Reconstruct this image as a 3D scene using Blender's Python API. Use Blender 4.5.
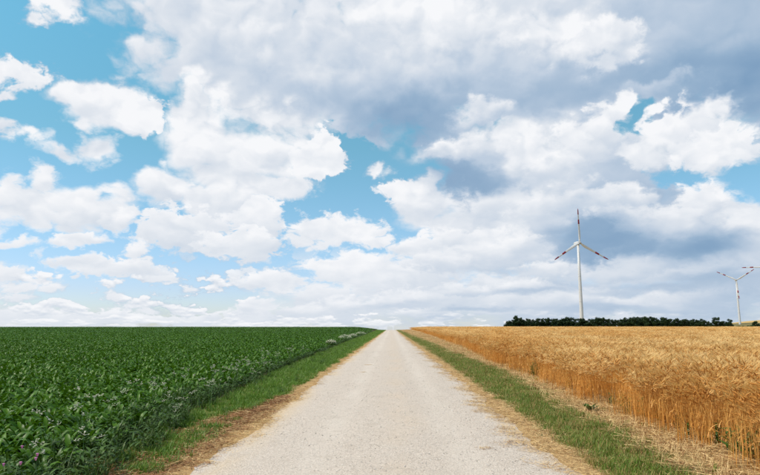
import bpy, math, random
import numpy as np

for _o in list(bpy.data.objects):
    bpy.data.objects.remove(_o)
SC = bpy.context.scene
COL = SC.collection
R = math.radians

# ------------------------------------------------------------------ camera
EYE = 1.6            # eye height above the road, metres
F = 591.0            # focal length in photo pixels (760 wide)
PITCH = math.atan((327.0 - 237.5) / F)
YAW = math.atan(11.0 / F)          # turned a little left of the road axis (+Y)
cam_d = bpy.data.cameras.new('camera')
cam_d.sensor_width = 36.0
cam_d.lens = 36.0 * F / 760.0
cam_d.clip_start = 0.05
cam_d.clip_end = 20000.0
cam = bpy.data.objects.new('camera', cam_d)
COL.objects.link(cam)
cam.location = (0.0, 0.0, EYE)
cam.rotation_euler = (math.pi / 2 + PITCH, 0.0, YAW)
SC.camera = cam

SC.view_settings.view_transform = 'Standard'
SC.view_settings.look = 'None'
SC.view_settings.gamma = 1.0
SC.view_settings.exposure = 0.0
SC.view_settings.use_curve_mapping = False
SC.cycles.use_adaptive_sampling = True
SC.cycles.adaptive_threshold = 0.015
SC.cycles.adaptive_min_samples = 12
SC.cycles.max_bounces = 6
SC.cycles.diffuse_bounces = 3
SC.cycles.glossy_bounces = 2
SC.cycles.transmission_bounces = 2
SC.cycles.transparent_max_bounces = 4
SC.cycles.sample_clamp_indirect = 6.0

# ------------------------------------------------------------------ sun
SUN_EL = R(56.0)
SUN_AZ = R(-104.0)                 # clockwise from +Y: left, a little behind the camera
sun_vec = np.array([math.sin(SUN_AZ) * math.cos(SUN_EL), math.cos(SUN_AZ) * math.cos(SUN_EL), math.sin(SUN_EL)])
sun_d = bpy.data.lights.new('sun', 'SUN')
sun_d.energy = 4.2
sun_d.angle = R(0.6)
sun_d.color = (1.0, 0.91, 0.78)
sun = bpy.data.objects.new('sun', sun_d)
COL.objects.link(sun)
sun.location = (-60, -20, 90)
sun.rotation_euler = (math.pi / 2 - SUN_EL, 0.0, math.pi - SUN_AZ)

# ------------------------------------------------------------------ node helpers
class NT:
    def __init__(s, tree):
        s.t = tree
    def n(s, kind, **kw):
        nd = s.t.nodes.new(kind)
        for k, v in kw.items():
            setattr(nd, k, v)
        return nd
    def put(s, sock, v):
        if isinstance(v, bpy.types.NodeSocket):
            s.t.links.new(v, sock)
        elif v is not None:
            sock.default_value = v
    def math(s, op, a, b=None, c=None, clamp=False):
        nd = s.n('ShaderNodeMath', operation=op, use_clamp=clamp)
        s.put(nd.inputs[0], a)
        if b is not None: s.put(nd.inputs[1], b)
        if c is not None: s.put(nd.inputs[2], c)
        return nd.outputs[0]
    def vec(s, op, a, b=None, c=None, out=0):
        nd = s.n('ShaderNodeVectorMath', operation=op)
        s.put(nd.inputs[0], a)
        if b is not None: s.put(nd.inputs[1], b)
        if c is not None: s.put(nd.inputs[2], c)
        return nd.outputs[out]
    def length(s, a):
        return s.vec('LENGTH', a, out=1)
    def dot(s, a, b):
        return s.vec('DOT_PRODUCT', a, b, out=1)
    def comb(s, x, y, z):
        nd = s.n('ShaderNodeCombineXYZ')
        s.put(nd.inputs[0], x); s.put(nd.inputs[1], y); s.put(nd.inputs[2], z)
        return nd.outputs[0]
    def sep(s, v):
        nd = s.n('ShaderNodeSeparateXYZ')
        s.put(nd.inputs[0], v)
        return nd.outputs
    def ramp(s, v, a, b, c=0.0, d=1.0, kind='SMOOTHSTEP'):
        nd = s.n('ShaderNodeMapRange', interpolation_type=kind)
        nd.clamp = True
        s.put(nd.inputs[0], v)
        for i, q in enumerate((a, b, c, d)):
            s.put(nd.inputs[1 + i], q)
        return nd.outputs[0]
    def noise(s, v, scale, detail=4.0, rough=0.5, dist=0.0, color=False):
        nd = s.n('ShaderNodeTexNoise')
        s.put(nd.inputs['Vector'], v)
        nd.inputs['Scale'].default_value = scale
        nd.inputs['Detail'].default_value = detail
        nd.inputs['Roughness'].default_value = rough
        nd.inputs['Distortion'].default_value = dist
        return nd.outputs['Color' if color else 'Fac']
    def voro(s, v, scale, feature='F1', detail=0.0, out='Distance', smooth=0.6, rnd=1.0):
        nd = s.n('ShaderNodeTexVoronoi', feature=feature)
        s.put(nd.inputs['Vector'], v)
        nd.inputs['Scale'].default_value = scale
        if 'Detail' in nd.inputs: nd.inputs['Detail'].default_value = detail
        if feature == 'SMOOTH_F1': nd.inputs['Smoothness'].default_value = smooth
        nd.inputs['Randomness'].default_value = rnd
        return nd.outputs[out]
    def mix(s, f, a, b, blend='MIX'):
        nd = s.n('ShaderNodeMix', data_type='RGBA', blend_type=blend)
        s.put(nd.inputs[0], f)
        for i, q in ((6, a), (7, b)):
            if isinstance(q, (tuple, list)) and len(q) == 3: q = (*q, 1.0)
            s.put(nd.inputs[i], q)
        return nd.outputs[2]
    def fmix(s, f, a, b):
        nd = s.n('ShaderNodeMix', data_type='FLOAT')
        s.put(nd.inputs[0], f); s.put(nd.inputs[2], a); s.put(nd.inputs[3], b)
        return nd.outputs[0]
    def cramp(s, f, stops, interp='LINEAR'):
        nd = s.n('ShaderNodeValToRGB')
        cr = nd.color_ramp
        cr.interpolation = interp
        while len(cr.elements) < len(stops):
            cr.elements.new(0.5)
        for e, (p, c) in zip(cr.elements, stops):
            e.position = p
            e.color = (*c, 1.0)
        s.put(nd.inputs[0], f)
        return nd.outputs[0]

def px_dir(x, y):
    """direction in the world of a place in the photograph (used to lay out sky and far things)"""
    dx, dy = (x - 380.0) / F, (237.5 - y) / F
    v = np.array([dx, 1.0, dy])
    c, s = math.cos(PITCH), math.sin(PITCH)
    v = np.array([v[0], v[1] * c - v[2] * s, v[1] * s + v[2] * c])
    c, s = math.cos(YAW), math.sin(YAW)
    v = np.array([v[0] * c - v[1] * s, v[0] * s + v[1] * c, v[2]])
    return v / np.linalg.norm(v)

# ------------------------------------------------------------------ sky with a broken layer of cumulus
BG = 0.13
world = bpy.data.worlds.new('World')
SC.world = world
world.use_nodes = True
world.cycles.sampling_method = 'MANUAL'
world.cycles.sample_map_resolution = 512
wt = world.node_tree
wt.nodes.clear()
W = NT(wt)
w_out = W.n('ShaderNodeOutputWorld')
w_bg = W.n('ShaderNodeBackground')
w_bg.inputs['Strength'].default_value = BG
wt.links.new(w_bg.outputs[0], w_out.inputs[0])
sky_n = W.n('ShaderNodeTexSky', sky_type='NISHITA')
sky_n.sun_disc = False
sky_n.sun_elevation = SUN_EL
sky_n.sun_rotation = SUN_AZ
sky_n.altitude = 200.0
sky_n.air_density = 1.0
sky_n.dust_density = 0.35
sky_n.ozone_density = 1.0
d_in = W.n('ShaderNodeTexCoord').outputs['Generated']
dirv = W.vec('NORMALIZE', d_in)
dx_, dy_, dz_ = W.sep(dirv)
zc = W.math('MAXIMUM', dz_, 0.0)
az = W.math('ARCTAN2', dx_, dy_)
el = W.math('ARCSINE', zc)
q_ = W.comb(dx_, dy_, W.math('MULTIPLY', W.math('POWER', zc, 0.72), 1.35))
P0 = W.comb(az, el, 0.0)
size = W.ramp(el, 0.0, 0.32, 0.30, 1.0, 'LINEAR')
w1 = W.vec('SUBTRACT', W.noise(q_, 5.5, 2.0, 0.5, color=True), (0.5, 0.5, 0.5))
w2 = W.vec('SUBTRACT', W.noise(W.vec('ADD', q_, (3.1, 7.7, 1.3)), 19.0, 4.0, 0.55, color=True), (0.5, 0.5, 0.5))
wr = W.vec('MULTIPLY_ADD', w1, (0.13, 0.10, 0.0), W.vec('MULTIPLY', w2, (0.080, 0.070, 0.0)))
sc_n = W.n('ShaderNodeVectorMath', operation='SCALE')
W.put(sc_n.inputs[0], wr); W.put(sc_n.inputs[3], size)
P = W.vec('ADD', P0, sc_n.outputs[0])
# heaped, cauliflower texture: finer and finer round cells, and a soft fractal
def heap(v):
    acc = 0.0
    for sc_, wt_, o_ in ((8.0, 0.62, 0.0), (17.0, 0.36, 2.7), (37.0, 0.18, 5.1)):
        b = W.math('ABSOLUTE', W.math('SUBTRACT', W.noise(W.vec('ADD', v, (o_, o_, o_)), sc_, 0.0), 0.5))
        acc = W.math('MULTIPLY_ADD', b, -2.0 * wt_, acc) if not isinstance(acc, float) else W.math('MULTIPLY', b, -2.0 * wt_)
    return W.math('ADD', acc, 0.42)      # rounded lumps with sharp creases; lower = denser
q1 = W.vec('ADD', q_, W.vec('MULTIPLY', w2, (0.05, 0.05, 0.05)))
e_low = heap(q1)
sun_off = tuple(float(t) for t in 0.016 * np.array([-0.75, 0.0, 1.25]))
e_sun = heap(W.vec('ADD', q1, sun_off))
relief = W.math('SUBTRACT', e_sun, e_low)         # >0 where the lump faces the light
e_fine = W.math('SUBTRACT', W.noise(q1, 34.0, 7.0, 0.6), 0.5)
e_big = e_low
e_tiny = W.math('SUBTRACT', W.noise(W.vec('MULTIPLY', q1, (1.0, 1.0, 0.75)), 72.0, 4.0, 0.55), 0.5)
e_mix = W.math('MULTIPLY_ADD', e_fine, 0.5, e_big)

Lum = None
Alp = None
n_puff = 0
def chain():
    """every so often let the coordinates follow the sums so far, so that the renderer works through the clouds in batches"""
    global n_puff, P
    n_puff += 1
    if n_puff % 10 == 0:
        P = W.vec('MULTIPLY_ADD', W.math('ADD', Lum, Alp), (1e-9, 1e-9, 0.0), P)
def puff(cx, cy, rx, ry, soft=0.16, top=1.0, bot=0.85, amp=None, hole=False, op=1.0, pt=1.0, pb=-1.0):
    """one cloud heap (or gap) centred on a place in the sky: bright crown, greyer base"""
    global Lum, Alp
    chain()
    v = px_dir(cx, cy)
    a0, e0 = math.atan2(v[0], v[1]), math.asin(v[2])
    ix, iy = F / rx, F / ry
    q = W.vec('MULTIPLY_ADD', P, (ix, iy, 0.0), (-a0 * ix, -e0 * iy, 0.0))
    d = W.length(q)
    m = min(rx, ry)
    soft = max(soft, 0.19) if m > 22 else soft
    if amp is None:
        amp = 0.85
    e = W.math('MULTIPLY_ADD', e_mix if m > 22 else (e_fine if m > 10 else e_tiny), amp * (1.0 if m > 22 else 2.0), d)
    al = W.ramp(e, 1.0 - soft, 1.0 + soft, op, 0.0)
    if hole:
        Alp = W.math('MULTIPLY', Alp, W.math('SUBTRACT', 1.0, al))
        return
    if top == bot:
        L = top
    else:
        L = W.ramp(W.dot(q, (-0.25, 1.0, 0.0)), pb, pt, bot, top, 'SMOOTHSTEP')
    if Lum is None:
        Lum, Alp = W.math('ADD', L, 0.0), al
    else:
        Lum = W.fmix(al, Lum, L)
        Alp = W.math('MAXIMUM', Alp, al)
def shade(cx, cy, rx, ry, lum, op=1.0, soft=0.8):
    """a thicker or thinner place of the cloud deck: changes how bright it is, not where it is"""
    global Lum
    chain()
    v = px_dir(cx, cy)
    a0, e0 = math.atan2(v[0], v[1]), math.asin(v[2])
    ix, iy = F / rx, F / ry
    q = W.vec('MULTIPLY_ADD', P, (ix, iy, 0.0), (-a0 * ix, -e0 * iy, 0.0))
    e = W.math('MULTIPLY_ADD', e_big, 0.7, W.length(q))
    Lum = W.fmix(W.ramp(e, 1.0 - soft, 1.0 + soft * 0.4, op, 0.0), Lum, lum)
# cloud cover that carries on outside the view
wild = W.noise(W.vec('MULTIPLY', q_, (1.0, 1.0, 1.2)), 2.6, 7.0, 0.55)
inframe = W.math('MULTIPLY', W.ramp(W.math('ABSOLUTE', W.math('ADD', az, 0.02)), 0.66, 0.80, 1.0, 0.0), W.ramp(el, 0.58, 0.74, 1.0, 0.0))
Alp = W.math('MULTIPLY', W.ramp(W.math('MULTIPLY_ADD', e_big, -0.25, wild), 0.44, 0.50), W.math('SUBTRACT', 1.0, inframe))
Lum = W.ramp(wild, 0.46, 0.68, 1.0, 0.35)

# --- the far, low clouds along the horizon
for a in [(40, 319, 60, 9, .35, .90, .80), (125, 317, 40, 8, .3, .94, .80), (190, 319, 44, 7, .35, .92, .78), (250, 317, 34, 8, .3, .94, .78), (85, 323, 60, 5, .4, .86, .80), (0, 314, 30, 8, .4, .92, .82),
          (440, 302, 150, 32, .5, .80, .62), (330, 312, 60, 20, .5, .86, .70), (560, 300, 140, 42, .5, .74, .56), (700, 300, 110, 44, .6, .66, .58)]:
    puff(*a)
# --- rows of small, flat-based fair-weather clouds low in the distance, all round
lel = W.math('MULTIPLY', W.math('LOGARITHM', W.math('ADD', el, 0.045), 2.718), 1.9)
def far_row(dv):
    return W.noise(W.comb(W.math('MULTIPLY', dx_, 9.0), W.math('MULTIPLY', dy_, 9.0), W.math('ADD', lel, dv)), 2.1, 5.0, 0.56)
fr0, fr1 = far_row(0.0), far_row(0.10)
band = W.math('MULTIPLY', W.ramp(el, 0.075, 0.15, 1.0, 0.0), W.ramp(el, -0.01, 0.02, .85, 1.0))
fa = W.math('MULTIPLY', W.ramp(W.math('MULTIPLY_ADD', W.ramp(el, 0.0, 0.10), -0.05, fr0), 0.475, 0.535), band)
Lum = W.fmix(fa, Lum, W.math('MULTIPLY_ADD', W.math('SUBTRACT', fr0, fr1), 1.3, 0.87, clamp=True))
Alp = W.math('MAXIMUM', Alp, fa)
# --- the big broken deck over the middle and right
for a in [(235, 35, 118, 80, .14, .84, .72), (330, 75, 150, 90, .16, .82, .5), (450, 40, 150, 110, .2, .9, .5), (590, 60, 180, 130, .25, .8, .4),
          (720, 50, 130, 95, .3, .5, .3), (560, 180, 190, 90, .25, .8, .6), (650, 240, 150, 70, .3, .62, .5), (490, 235, 110, 60, .25, .85, .7), (740, 250, 80, 60, .3, .7, .5)]:
    puff(*a)
# gaps of blue in the deck
for a in [(380, 188, 66, 34, .18), (346, 158, 30, 20, .15), (388, 242, 44, 28, .2), (325, 195, 34, 26, .2), (515, 132, 4, 5, .5), (638, 116, 12, 13, .3), (685, 172, 26, 13, .3), (745, 172, 26, 20, .3), (457, 1, 5, 6, .6)]:
    puff(*a, hole=True)
# shades of the deck
for a in [(230, 15, 70, 30, .80, .7), (215, 62, 60, 26, .62, .75), (300, 60, 50, 22, .78, .6), (330, 100, 110, 30, .48, .8), (410, 120, 84, 34, .16, 1.0), (450, 105, 60, 24, .30, .8),
          (225, 125, 75, 42, .88, .9), (295, 132, 60, 26, .82, .9), (430, 35, 80, 34, .97, .95), (505, 20, 60, 26, .9, .6), (585, 48, 52, 24, 1.0, .95), (545, 100, 80, 24, .34, .9), (630, 76, 90, 22, .26, .95), (690, 30, 80, 34, .52, .7),
          (735, 78, 80, 46, .10, 1.0), (660, 95, 60, 16, .26, .7), (465, 181, 80, 28, .20, 1.0), (400, 165, 40, 18, .74, .6), (520, 165, 34, 34, .88, .7), (585, 150, 46, 40, .74, .6),
          (630, 165, 50, 26, .44, .7), (640, 195, 60, 20, .30, .8), (600, 243, 76, 32, .18, 1.0), (480, 225, 70, 20, .80, .7), (560, 280, 70, 18, .56, .6), (520, 260, 50, 14, .50, .7)]:
    shade(*a)
# lighter heaps within the deck
for a in [(410, 20, 40, 22, .45, .97, .86), (460, 32, 44, 20, .4, .99, .84), (545, 28, 40, 16, .45, .97, .84), (588, 46, 40, 17, .3, 1.0, .84), (340, 30, 40, 20, .5, .90, .74), (255, 40, 34, 16, .5, .90, .70), (300, 74, 44, 14, .55, .84, .58),
          (470, 150, 44, 14, .35, .92, .62), (525, 148, 30, 26, .25, .98, .74), (590, 140, 32, 22, .25, .97, .68), (500, 118, 36, 11, .45, .86, .54), (560, 188, 34, 15, .3, .94, .62), (622, 200, 28, 12, .35, .92, .56), (555, 165, 26, 18, .35, .95, .7), (640, 92, 30, 8, .6, .6, .4)]:
    puff(*a)
# bright heaps in front
for a in [(240, 176, 58, 24, .3, .94, .84), (285, 186, 34, 16, .3, .95, .86), (188, 108, 26, 32, .22, 1.0, .9), (255, 150, 78, 38, .34, 1.0, .84), (210, 135, 46, 38, .30, .98, .88), (320, 158, 26, 18, .12, .98, .9),
          (165, 186, 40, 25, .12, 1.0, .72), (222, 203, 56, 27, .12, 1.0, .76), (262, 220, 30, 20, .12, .98, .78), (185, 232, 50, 22, .12, .96, .74), (245, 246, 42, 13, .14, .94, .78),
          (98, 98, 54, 28, .13, 1.0, .86), (135, 112, 26, 18, .13, .98, .86), (15, 66, 26, 10, .3, .96, .88), (56, 6, 26, 13, .3, .96, .9), (34, 22, 11, 5, .5, .92, .9), (2, 84, 10, 5, .5, .9, .86),
          (92, 146, 11, 12, .5, .9, .88), (30, 135, 14, 5, .7, .9, .88), (60, 148, 16, 4, .8, .88, .86), (3, 130, 8, 9, .4, .92, .9),
          (70, 206, 52, 23, .13, 1.0, .76), (36, 178, 16, 14, .3, .96, .9), (20, 205, 22, 18, .3, .96, .86), (72, 238, 22, 6, .3, .94, .84), (112, 220, 18, 14, .2, .96, .78), (0, 200, 14, 20, .3, .95, .85),
          (125, 268, 46, 9, .2, .97, .82), (75, 262, 24, 7, .3, .95, .86), (135, 250, 14, 9, .3, .95, .88), (165, 279, 18, 4, .4, .92, .84),
          (17, 242, 13, 5, .4, .92, .88), (28, 284, 18, 6, .4, .92, .86), (60, 286, 12, 5, .5, .92, .86), (112, 297, 7, 4, .5, .92, .88), (8, 272, 14, 7, .5, .92, .88), (25, 295, 14, 4, .5, .9, .86), (150, 309, 12, 3, .6, .9, .86), (195, 292, 9, 3, .6, .9, .86),
          (342, 228, 40, 17, .2, 1.0, .86), (305, 238, 18, 9, .3, .96, .88), (375, 238, 18, 7, .3, .95, .88), (268, 283, 32, 14, .2, .98, .80), (352, 268, 52, 18, .2, 1.0, .82), (390, 282, 56, 20, .25, .94, .78),
          (320, 300, 40, 14, .3, .92, .76), (255, 310, 22, 7, .4, .92, .82), (374, 173, 10, 4, .7, .92, .9), (390, 192, 20, 10, .25, .96, .88), (425, 205, 36, 24, .16, .98, .78), (470, 245, 50, 22, .22, .95, .74), (415, 250, 30, 14, .25, .96, .82), (425, 275, 44, 18, .25, .94, .74), (500, 280, 40, 14, .35, .9, .7), (455, 300, 40, 12, .35, .88, .7),
          (690, 132, 46, 28, .16, 1.0, .70), (645, 150, 22, 14, .25, .96, .8), (715, 150, 36, 20, .18, 1.0, .74), (668, 120, 22, 14, .2, 1.0, .94), (612, 118, 22, 16, .25, .96, .8),
          (712, 200, 32, 20, .18, 1.0, .72), (745, 225, 32, 40, .16, 1.0, .74), (690, 195, 20, 16, .25, .98, .8), (655, 222, 34, 15, .3, .94, .62), (620, 218, 22, 10, .4, .9, .7), (680, 268, 34, 9, .6, .7, .66), (640, 270, 60, 14, .45, .86, .66), (575, 300, 50, 12, .5, .86, .68), (525, 300, 40, 12, .5, .86, .7), (680, 298, 60, 10, .6, .78, .62)]:
    puff(*a)
for a in [(748, 173, 24, 17, .3), (684, 174, 16, 9, .4), (637, 116, 9, 11, .4)]:
    puff(*a, hole=True)
for a in [(500, 200, 44, 18, .3, .96, .70), (545, 208, 40, 16, .35, .94, .70), (440, 262, 40, 13, .25, .98, .70), (500, 250, 40, 14, .3, .96, .68), (545, 268, 34, 9, .35, .92, .64), (620, 268, 40, 9, .35, .92, .62), (660, 262, 28, 7, .4, .92, .62),
          (575, 298, 36, 8, .4, .9, .62), (630, 300, 28, 7, .4, .9, .6), (690, 301, 36, 7, .45, .86, .58), (400, 300, 34, 8, .35, .94, .70), (350, 304, 28, 7, .35, .95, .72), (300, 312, 24, 6, .4, .94, .76),
          (470, 290, 32, 7, .35, .93, .66), (525, 284, 28, 7, .4, .92, .64), (660, 318, 40, 5, .5, .84, .6), (420, 314, 30, 5, .45, .92, .7), (500, 314, 34, 5, .5, .88, .66), (590, 205, 34, 12, .45, .88, .6)]:
    puff(*a)
shade(702, 246, 58, 19, .10, 1.0)
shade(612, 244, 60, 22, .16, .8)
shade(470, 180, 66, 17, .20, .8)
shade(415, 118, 70, 22, .18, .7)
shade(735, 300, 50, 30, .44, .5)
for a in [(480, 311, 60, 4, .48, .8), (540, 290, 50, 5, .50, .8), (600, 308, 80, 5, .46, .8), (670, 286, 60, 6, .42, .8), (715, 276, 44, 7, .36, .8), (700, 316, 70, 4, .5, .7), (440, 320, 60, 3, .58, .7), (620, 292, 50, 4, .5, .7), (500, 268, 40, 5, .5, .7), (395, 305, 40, 4, .6, .6), (560, 318, 60, 4, .55, .7)]:
    shade(*a)
# light on the small lumps, then colour
Lf = W.math('MULTIPLY_ADD', W.math('MULTIPLY', W.math('MULTIPLY', relief, size), W.ramp(Lum, .3, 1.0, .35, 1.0, 'LINEAR')), 0.60, Lum)
Lf = W.math('MULTIPLY_ADD', e_fine, 0.045, Lf, clamp=True)
k = 1.0 / BG
def ccol(r, g, b):
    return (r * k, g * k, b * k)
c_ramp = W.cramp(Lf, [(0.0, (.185, .325, .51)), (.28, (.32, .455, .62)), (.55, (.50, .60, .73)), (.8, (.72, .77, .84)), (1.0, (.93, .94, .965))])
c_cloud = W.vec('MULTIPLY', c_ramp, (k, k, k))
c_sky = W.vec('MULTIPLY', sky_n.outputs[0], W.cramp(el, [(0.0, (.80, .90, 1.16)), (.06, (.83, .91, 1.16)), (.12, (.86, 1.02, 1.14)), (.18, (.84, 1.10, 1.12)), (.3, (.78, 1.24, 1.10)), (.45, (.80, 1.48, 1.28))]))
wt.links.new(W.mix(Alp, c_sky, c_cloud), w_bg.inputs['Color'])

# ================================================================== helpers for meshes and materials
def tag(o, label=None, cat=None, group=None, kind=None):
    if label: o['label'] = label
    if cat: o['category'] = cat
    if group: o['group'] = group
    if kind: o['kind'] = kind
    return o

MATS = {}
def material(name):
    m = bpy.data.materials.new(name)
    m.use_nodes = True
    m.node_tree.nodes.clear()
    MATS[name] = m
    return m, NT(m.node_tree)

def finish(m, T, color, rough=0.8, spec=0.3, bump=None, bump_d=0.02, bump_s=0.5, trans=0.0, sheen=0.0):
    out = T.n('ShaderNodeOutputMaterial')
    b = T.n('ShaderNodeBsdfPrincipled')
    if isinstance(color, tuple) and len(color) == 3: color = (*color, 1.0)
    T.put(b.inputs['Base Color'], color)
    T.put(b.inputs['Roughness'], rough)
    b.inputs['Specular IOR Level'].default_value = spec
    if bump is not None:
        bn = T.n('ShaderNodeBump')
        bn.inputs['Strength'].default_value = bump_s
        bn.inputs['Distance'].default_value = bump_d
        T.put(bn.inputs['Height'], bump)
        T.t.links.new(bn.outputs[0], b.inputs['Normal'])
    sh = b.outputs[0]
    if trans > 0:
        tr = T.n('ShaderNodeBsdfTranslucent')
        T.put(tr.inputs[0], color)
        mx = T.n('ShaderNodeMixShader')
        mx.inputs[0].default_value = trans
        T.t.links.new(sh, mx.inputs[1]); T.t.links.new(tr.outputs[0], mx.inputs[2])
        sh = mx.outputs[0]
    T.t.links.new(sh, out.inputs[0])
    return m

def leafy(name, c1, c2, rough=0.5, spec=0.4, trans=0.2, patch=None, patch_col=None):
    """plant tissue: colour varies from plant to plant and in broad patches over the field"""
    m, T = material(name)
    rnd = T.n('ShaderNodeObjectInfo').outputs['Random']
    geo = T.n('ShaderNodeNewGeometry')
    isl = geo.outputs['Random Per Island']
    f = T.math('MULTIPLY_ADD', isl, 0.6, T.math('MULTIPLY', rnd, 0.4))
    col = T.mix(f, c1, c2)
    if patch:
        n = T.noise(T.vec('MULTIPLY', geo.outputs['Position'], (patch, patch * .45, patch)), 1.0, 4.0, 0.6)
        col = T.mix(T.ramp(n, 0.40, 0.60, 0.0, 0.85), col, patch_col)
    return finish(m, T, col, rough, spec, trans=trans)

class MB:
    """collects vertices and faces of one mesh"""
    def __init__(s):
        s.v, s.f, s.m = [], [], []
    def add(s, vs, fs, mat=0):
        o = len(s.v)
        s.v.extend(vs)
        s.f.extend([tuple(i + o for i in f) for f in fs])
        s.m.extend([mat] * len(fs))
    def mesh(s, name, mats, smooth=True):
        me = bpy.data.meshes.new(name)
        me.from_pydata([tuple(map(float, p)) for p in s.v], [], s.f)
        for q in mats:
            me.materials.append(MATS[q])
        me.polygons.foreach_set('material_index', s.m)
        me.polygons.foreach_set('use_smooth', [smooth] * len(s.f))
        me.update()
        return me
    def obj(s, name, mats, parent=None, loc=(0, 0, 0), smooth=True):
        o = bpy.data.objects.new(name, s.mesh(name, mats, smooth))
        o.location = loc
        COL.objects.link(o)
        if parent is not None: o.parent = parent
        return o

def grid_mesh(name, X, Y, Z, mat):
    """X, Y, Z: 2-D arrays"""
    n, m = X.shape
    v = np.stack([X, Y, Z], -1).reshape(-1, 3).astype(np.float32)
    i = np.arange(n * m).reshape(n, m)
    f = np.stack([i[:-1, :-1], i[:-1, 1:], i[1:, 1:], i[1:, :-1]], -1).reshape(-1, 4)
    me = bpy.data.meshes.new(name)
    me.vertices.add(len(v)); me.vertices.foreach_set('co', v.ravel())
    me.loops.add(f.size); me.loops.foreach_set('vertex_index', f.ravel().astype(np.int32))
    me.polygons.add(len(f)); me.polygons.foreach_set('loop_start', np.arange(0, f.size, 4, dtype=np.int32))
    me.polygons.foreach_set('use_smooth', np.ones(len(f), bool))
    me.update(calc_edges=True); me.validate()
    me.materials.append(MATS[mat])
    o = bpy.data.objects.new(name, me)
    COL.objects.link(o)
    return o

def empty(name, loc, rz=0.0, scale=1.0):
    e = bpy.data.objects.new(name, None)
    e.empty_display_size = 0.2
    e.location = loc
    e.rotation_euler = (0, 0, rz)
    e.scale = (scale,) * 3
    COL.objects.link(e)
    return e

def copy_tree(o, parent=None):
    c = o.copy()
    COL.objects.link(c)
    c.parent = parent
    for ch in list(o.children):
        copy_tree(ch, c)
    return c

# ================================================================== lie of the land
CREST = 270.0
def sst(t):
    t = np.clip(t, 0.0, 1.0)
    return t * t * (3 - 2 * t)
def gz(x, y):
    x = np.asarray(x, float); y = np.asarray(y, float)
    left = 1.15 * sst((-x - 3.0) / 14.0)
    right = 0.50 * sst((x - 3.0) / 14.0)
    rise = 0.22 + left + right
    t = np.clip(y / CREST, 0.0, 1.0)
    z = rise * t * t * (3 - 2 * t)
    over = np.maximum(y - CREST, 0.0)
    z = z - 3.2 * sst(over / 130.0) - 0.010 * np.maximum(over - 130.0, 0.0)
    r2 = np.hypot(x, np.maximum(y, 0.0))
    # a low wooded rise, and the next hill with the far turbines
    z = z + 6.9 * np.exp(-((x - 128.0) / 42.0) ** 2 - ((y - 570.0) / 90.0) ** 2)
    z = z + 33.0 * np.exp(-(np.maximum(900.0 - x, 0) / 210.0) ** 2 - ((y - 1330.0) / 300.0) ** 2)
    z = z + 3.0 * np.exp(-((x - 250.0) / 200.0) ** 2 - ((y - 730.0) / 140.0) ** 2)
    return z

def edge_wheat(y):          # where the standing wheat begins
    return np.interp(y, [-30, 8, 24, 43, 100, 270, 400], [3.85, 4.08, 4.45, 5.4, 6.9, 9.0, 10.0])
def edge_crop(y):           # where the leafy crop begins (negative x)
    return -np.interp(y, [-30, 6, 8.5, 12, 20, 63, 150, 270, 400], [3.4, 3.5, 3.75, 4.15, 4.4, 5.1, 5.7, 6.4, 7.0])

rng = np.random.default_rng(7)
def vnoise(x, seed=0, oct=4):
    """smooth 1-D noise, about -1..1"""
    r = np.random.default_rng(seed)
    out = np.zeros_like(np.asarray(x, float)); a = 1.0
    for k in range(oct):
        t = r.uniform(-1, 1, 4096)
        u = (np.asarray(x, float) * 2 ** k + 500.3) % 4095
        i = u.astype(int); fr = sst(u - i)
        out = out + a * (t[i] * (1 - fr) + t[i + 1] * fr)
        a *= 0.55
    return out / 1.7

# ------------------------------------------------------------------ materials of the ground
m, T = material('soil_and_stubble')
pos = T.n('ShaderNodeNewGeometry').outputs['Position']
px_, py_, pz_ = T.sep(pos)
n1 = T.noise(pos, 0.9, 6.0, 0.6)
n2 = T.noise(pos, 9.0, 5.0, 0.6)
n3 = T.noise(pos, 55.0, 3.0, 0.6)
xx = T.math('ADD', px_, T.math('MULTIPLY', T.math('SUBTRACT', n1, 0.5), 0.9))
soil = T.mix(n2, (.06, .036, .021), (.11, .07, .04))
tan = T.mix(n3, (.34, .20, .085), (.60, .40, .19))
dirt = T.mix(n2, (.23, .105, .042), (.42, .23, .105))
turf = T.mix(n2, (.11, .14, .03), (.20, .19, .055))
stub = T.mix(n3, (.30, .19, .075), (.60, .42, .20))
# across the strip: crop | turf | dirt | straw edge | (road) | straw edge | turf | stubble | wheat
col = T.mix(T.ramp(xx, -3.9, -3.6), soil, turf)
near = T.ramp(py_, 11.5, 15.5, 1.0, 0.0)
dz = T.math('MULTIPLY', T.math('MULTIPLY', T.ramp(T.math('ADD', xx, T.ramp(py_, 8.0, 13.5, 3.4, 2.8)), -0.1, 0.1), T.ramp(n1, 0.36, 0.44)), near)
col = T.mix(dz, col, dirt)
col = T.mix(T.ramp(xx, -2.62, -2.45), col, tan)
col = T.mix(T.ramp(xx, 2.25, 2.6), col, turf)
wedge = T.math('SUBTRACT', xx, T.math('MULTIPLY', T.math('MINIMUM', T.math('MAXIMUM', py_, 0.0), 20.0), 0.05))
col = T.mix(T.ramp(wedge, 3.0, 3.5), col, stub)
# far side of the hill: ripe fields, fallow and meadow in long strips
far = T.ramp(py_, 300.0, 330.0)
fn = T.noise(T.vec('MULTIPLY', pos, (0.010, 0.004, 0.0)), 1.0, 1.0, 0.4)
fcol = T.mix(T.ramp(fn, 0.40, 0.44), (.16, .135, .06), (.50, .33, .13))
fcol = T.mix(T.ramp(fn, 0.56, 0.60), fcol, (.42, .30, .14))
col = T.mix(far, col, fcol)
finish(m, T, col, 0.95, 0.1, bump=T.math('ADD', n2, n3), bump_d=0.05, bump_s=0.6)

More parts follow.
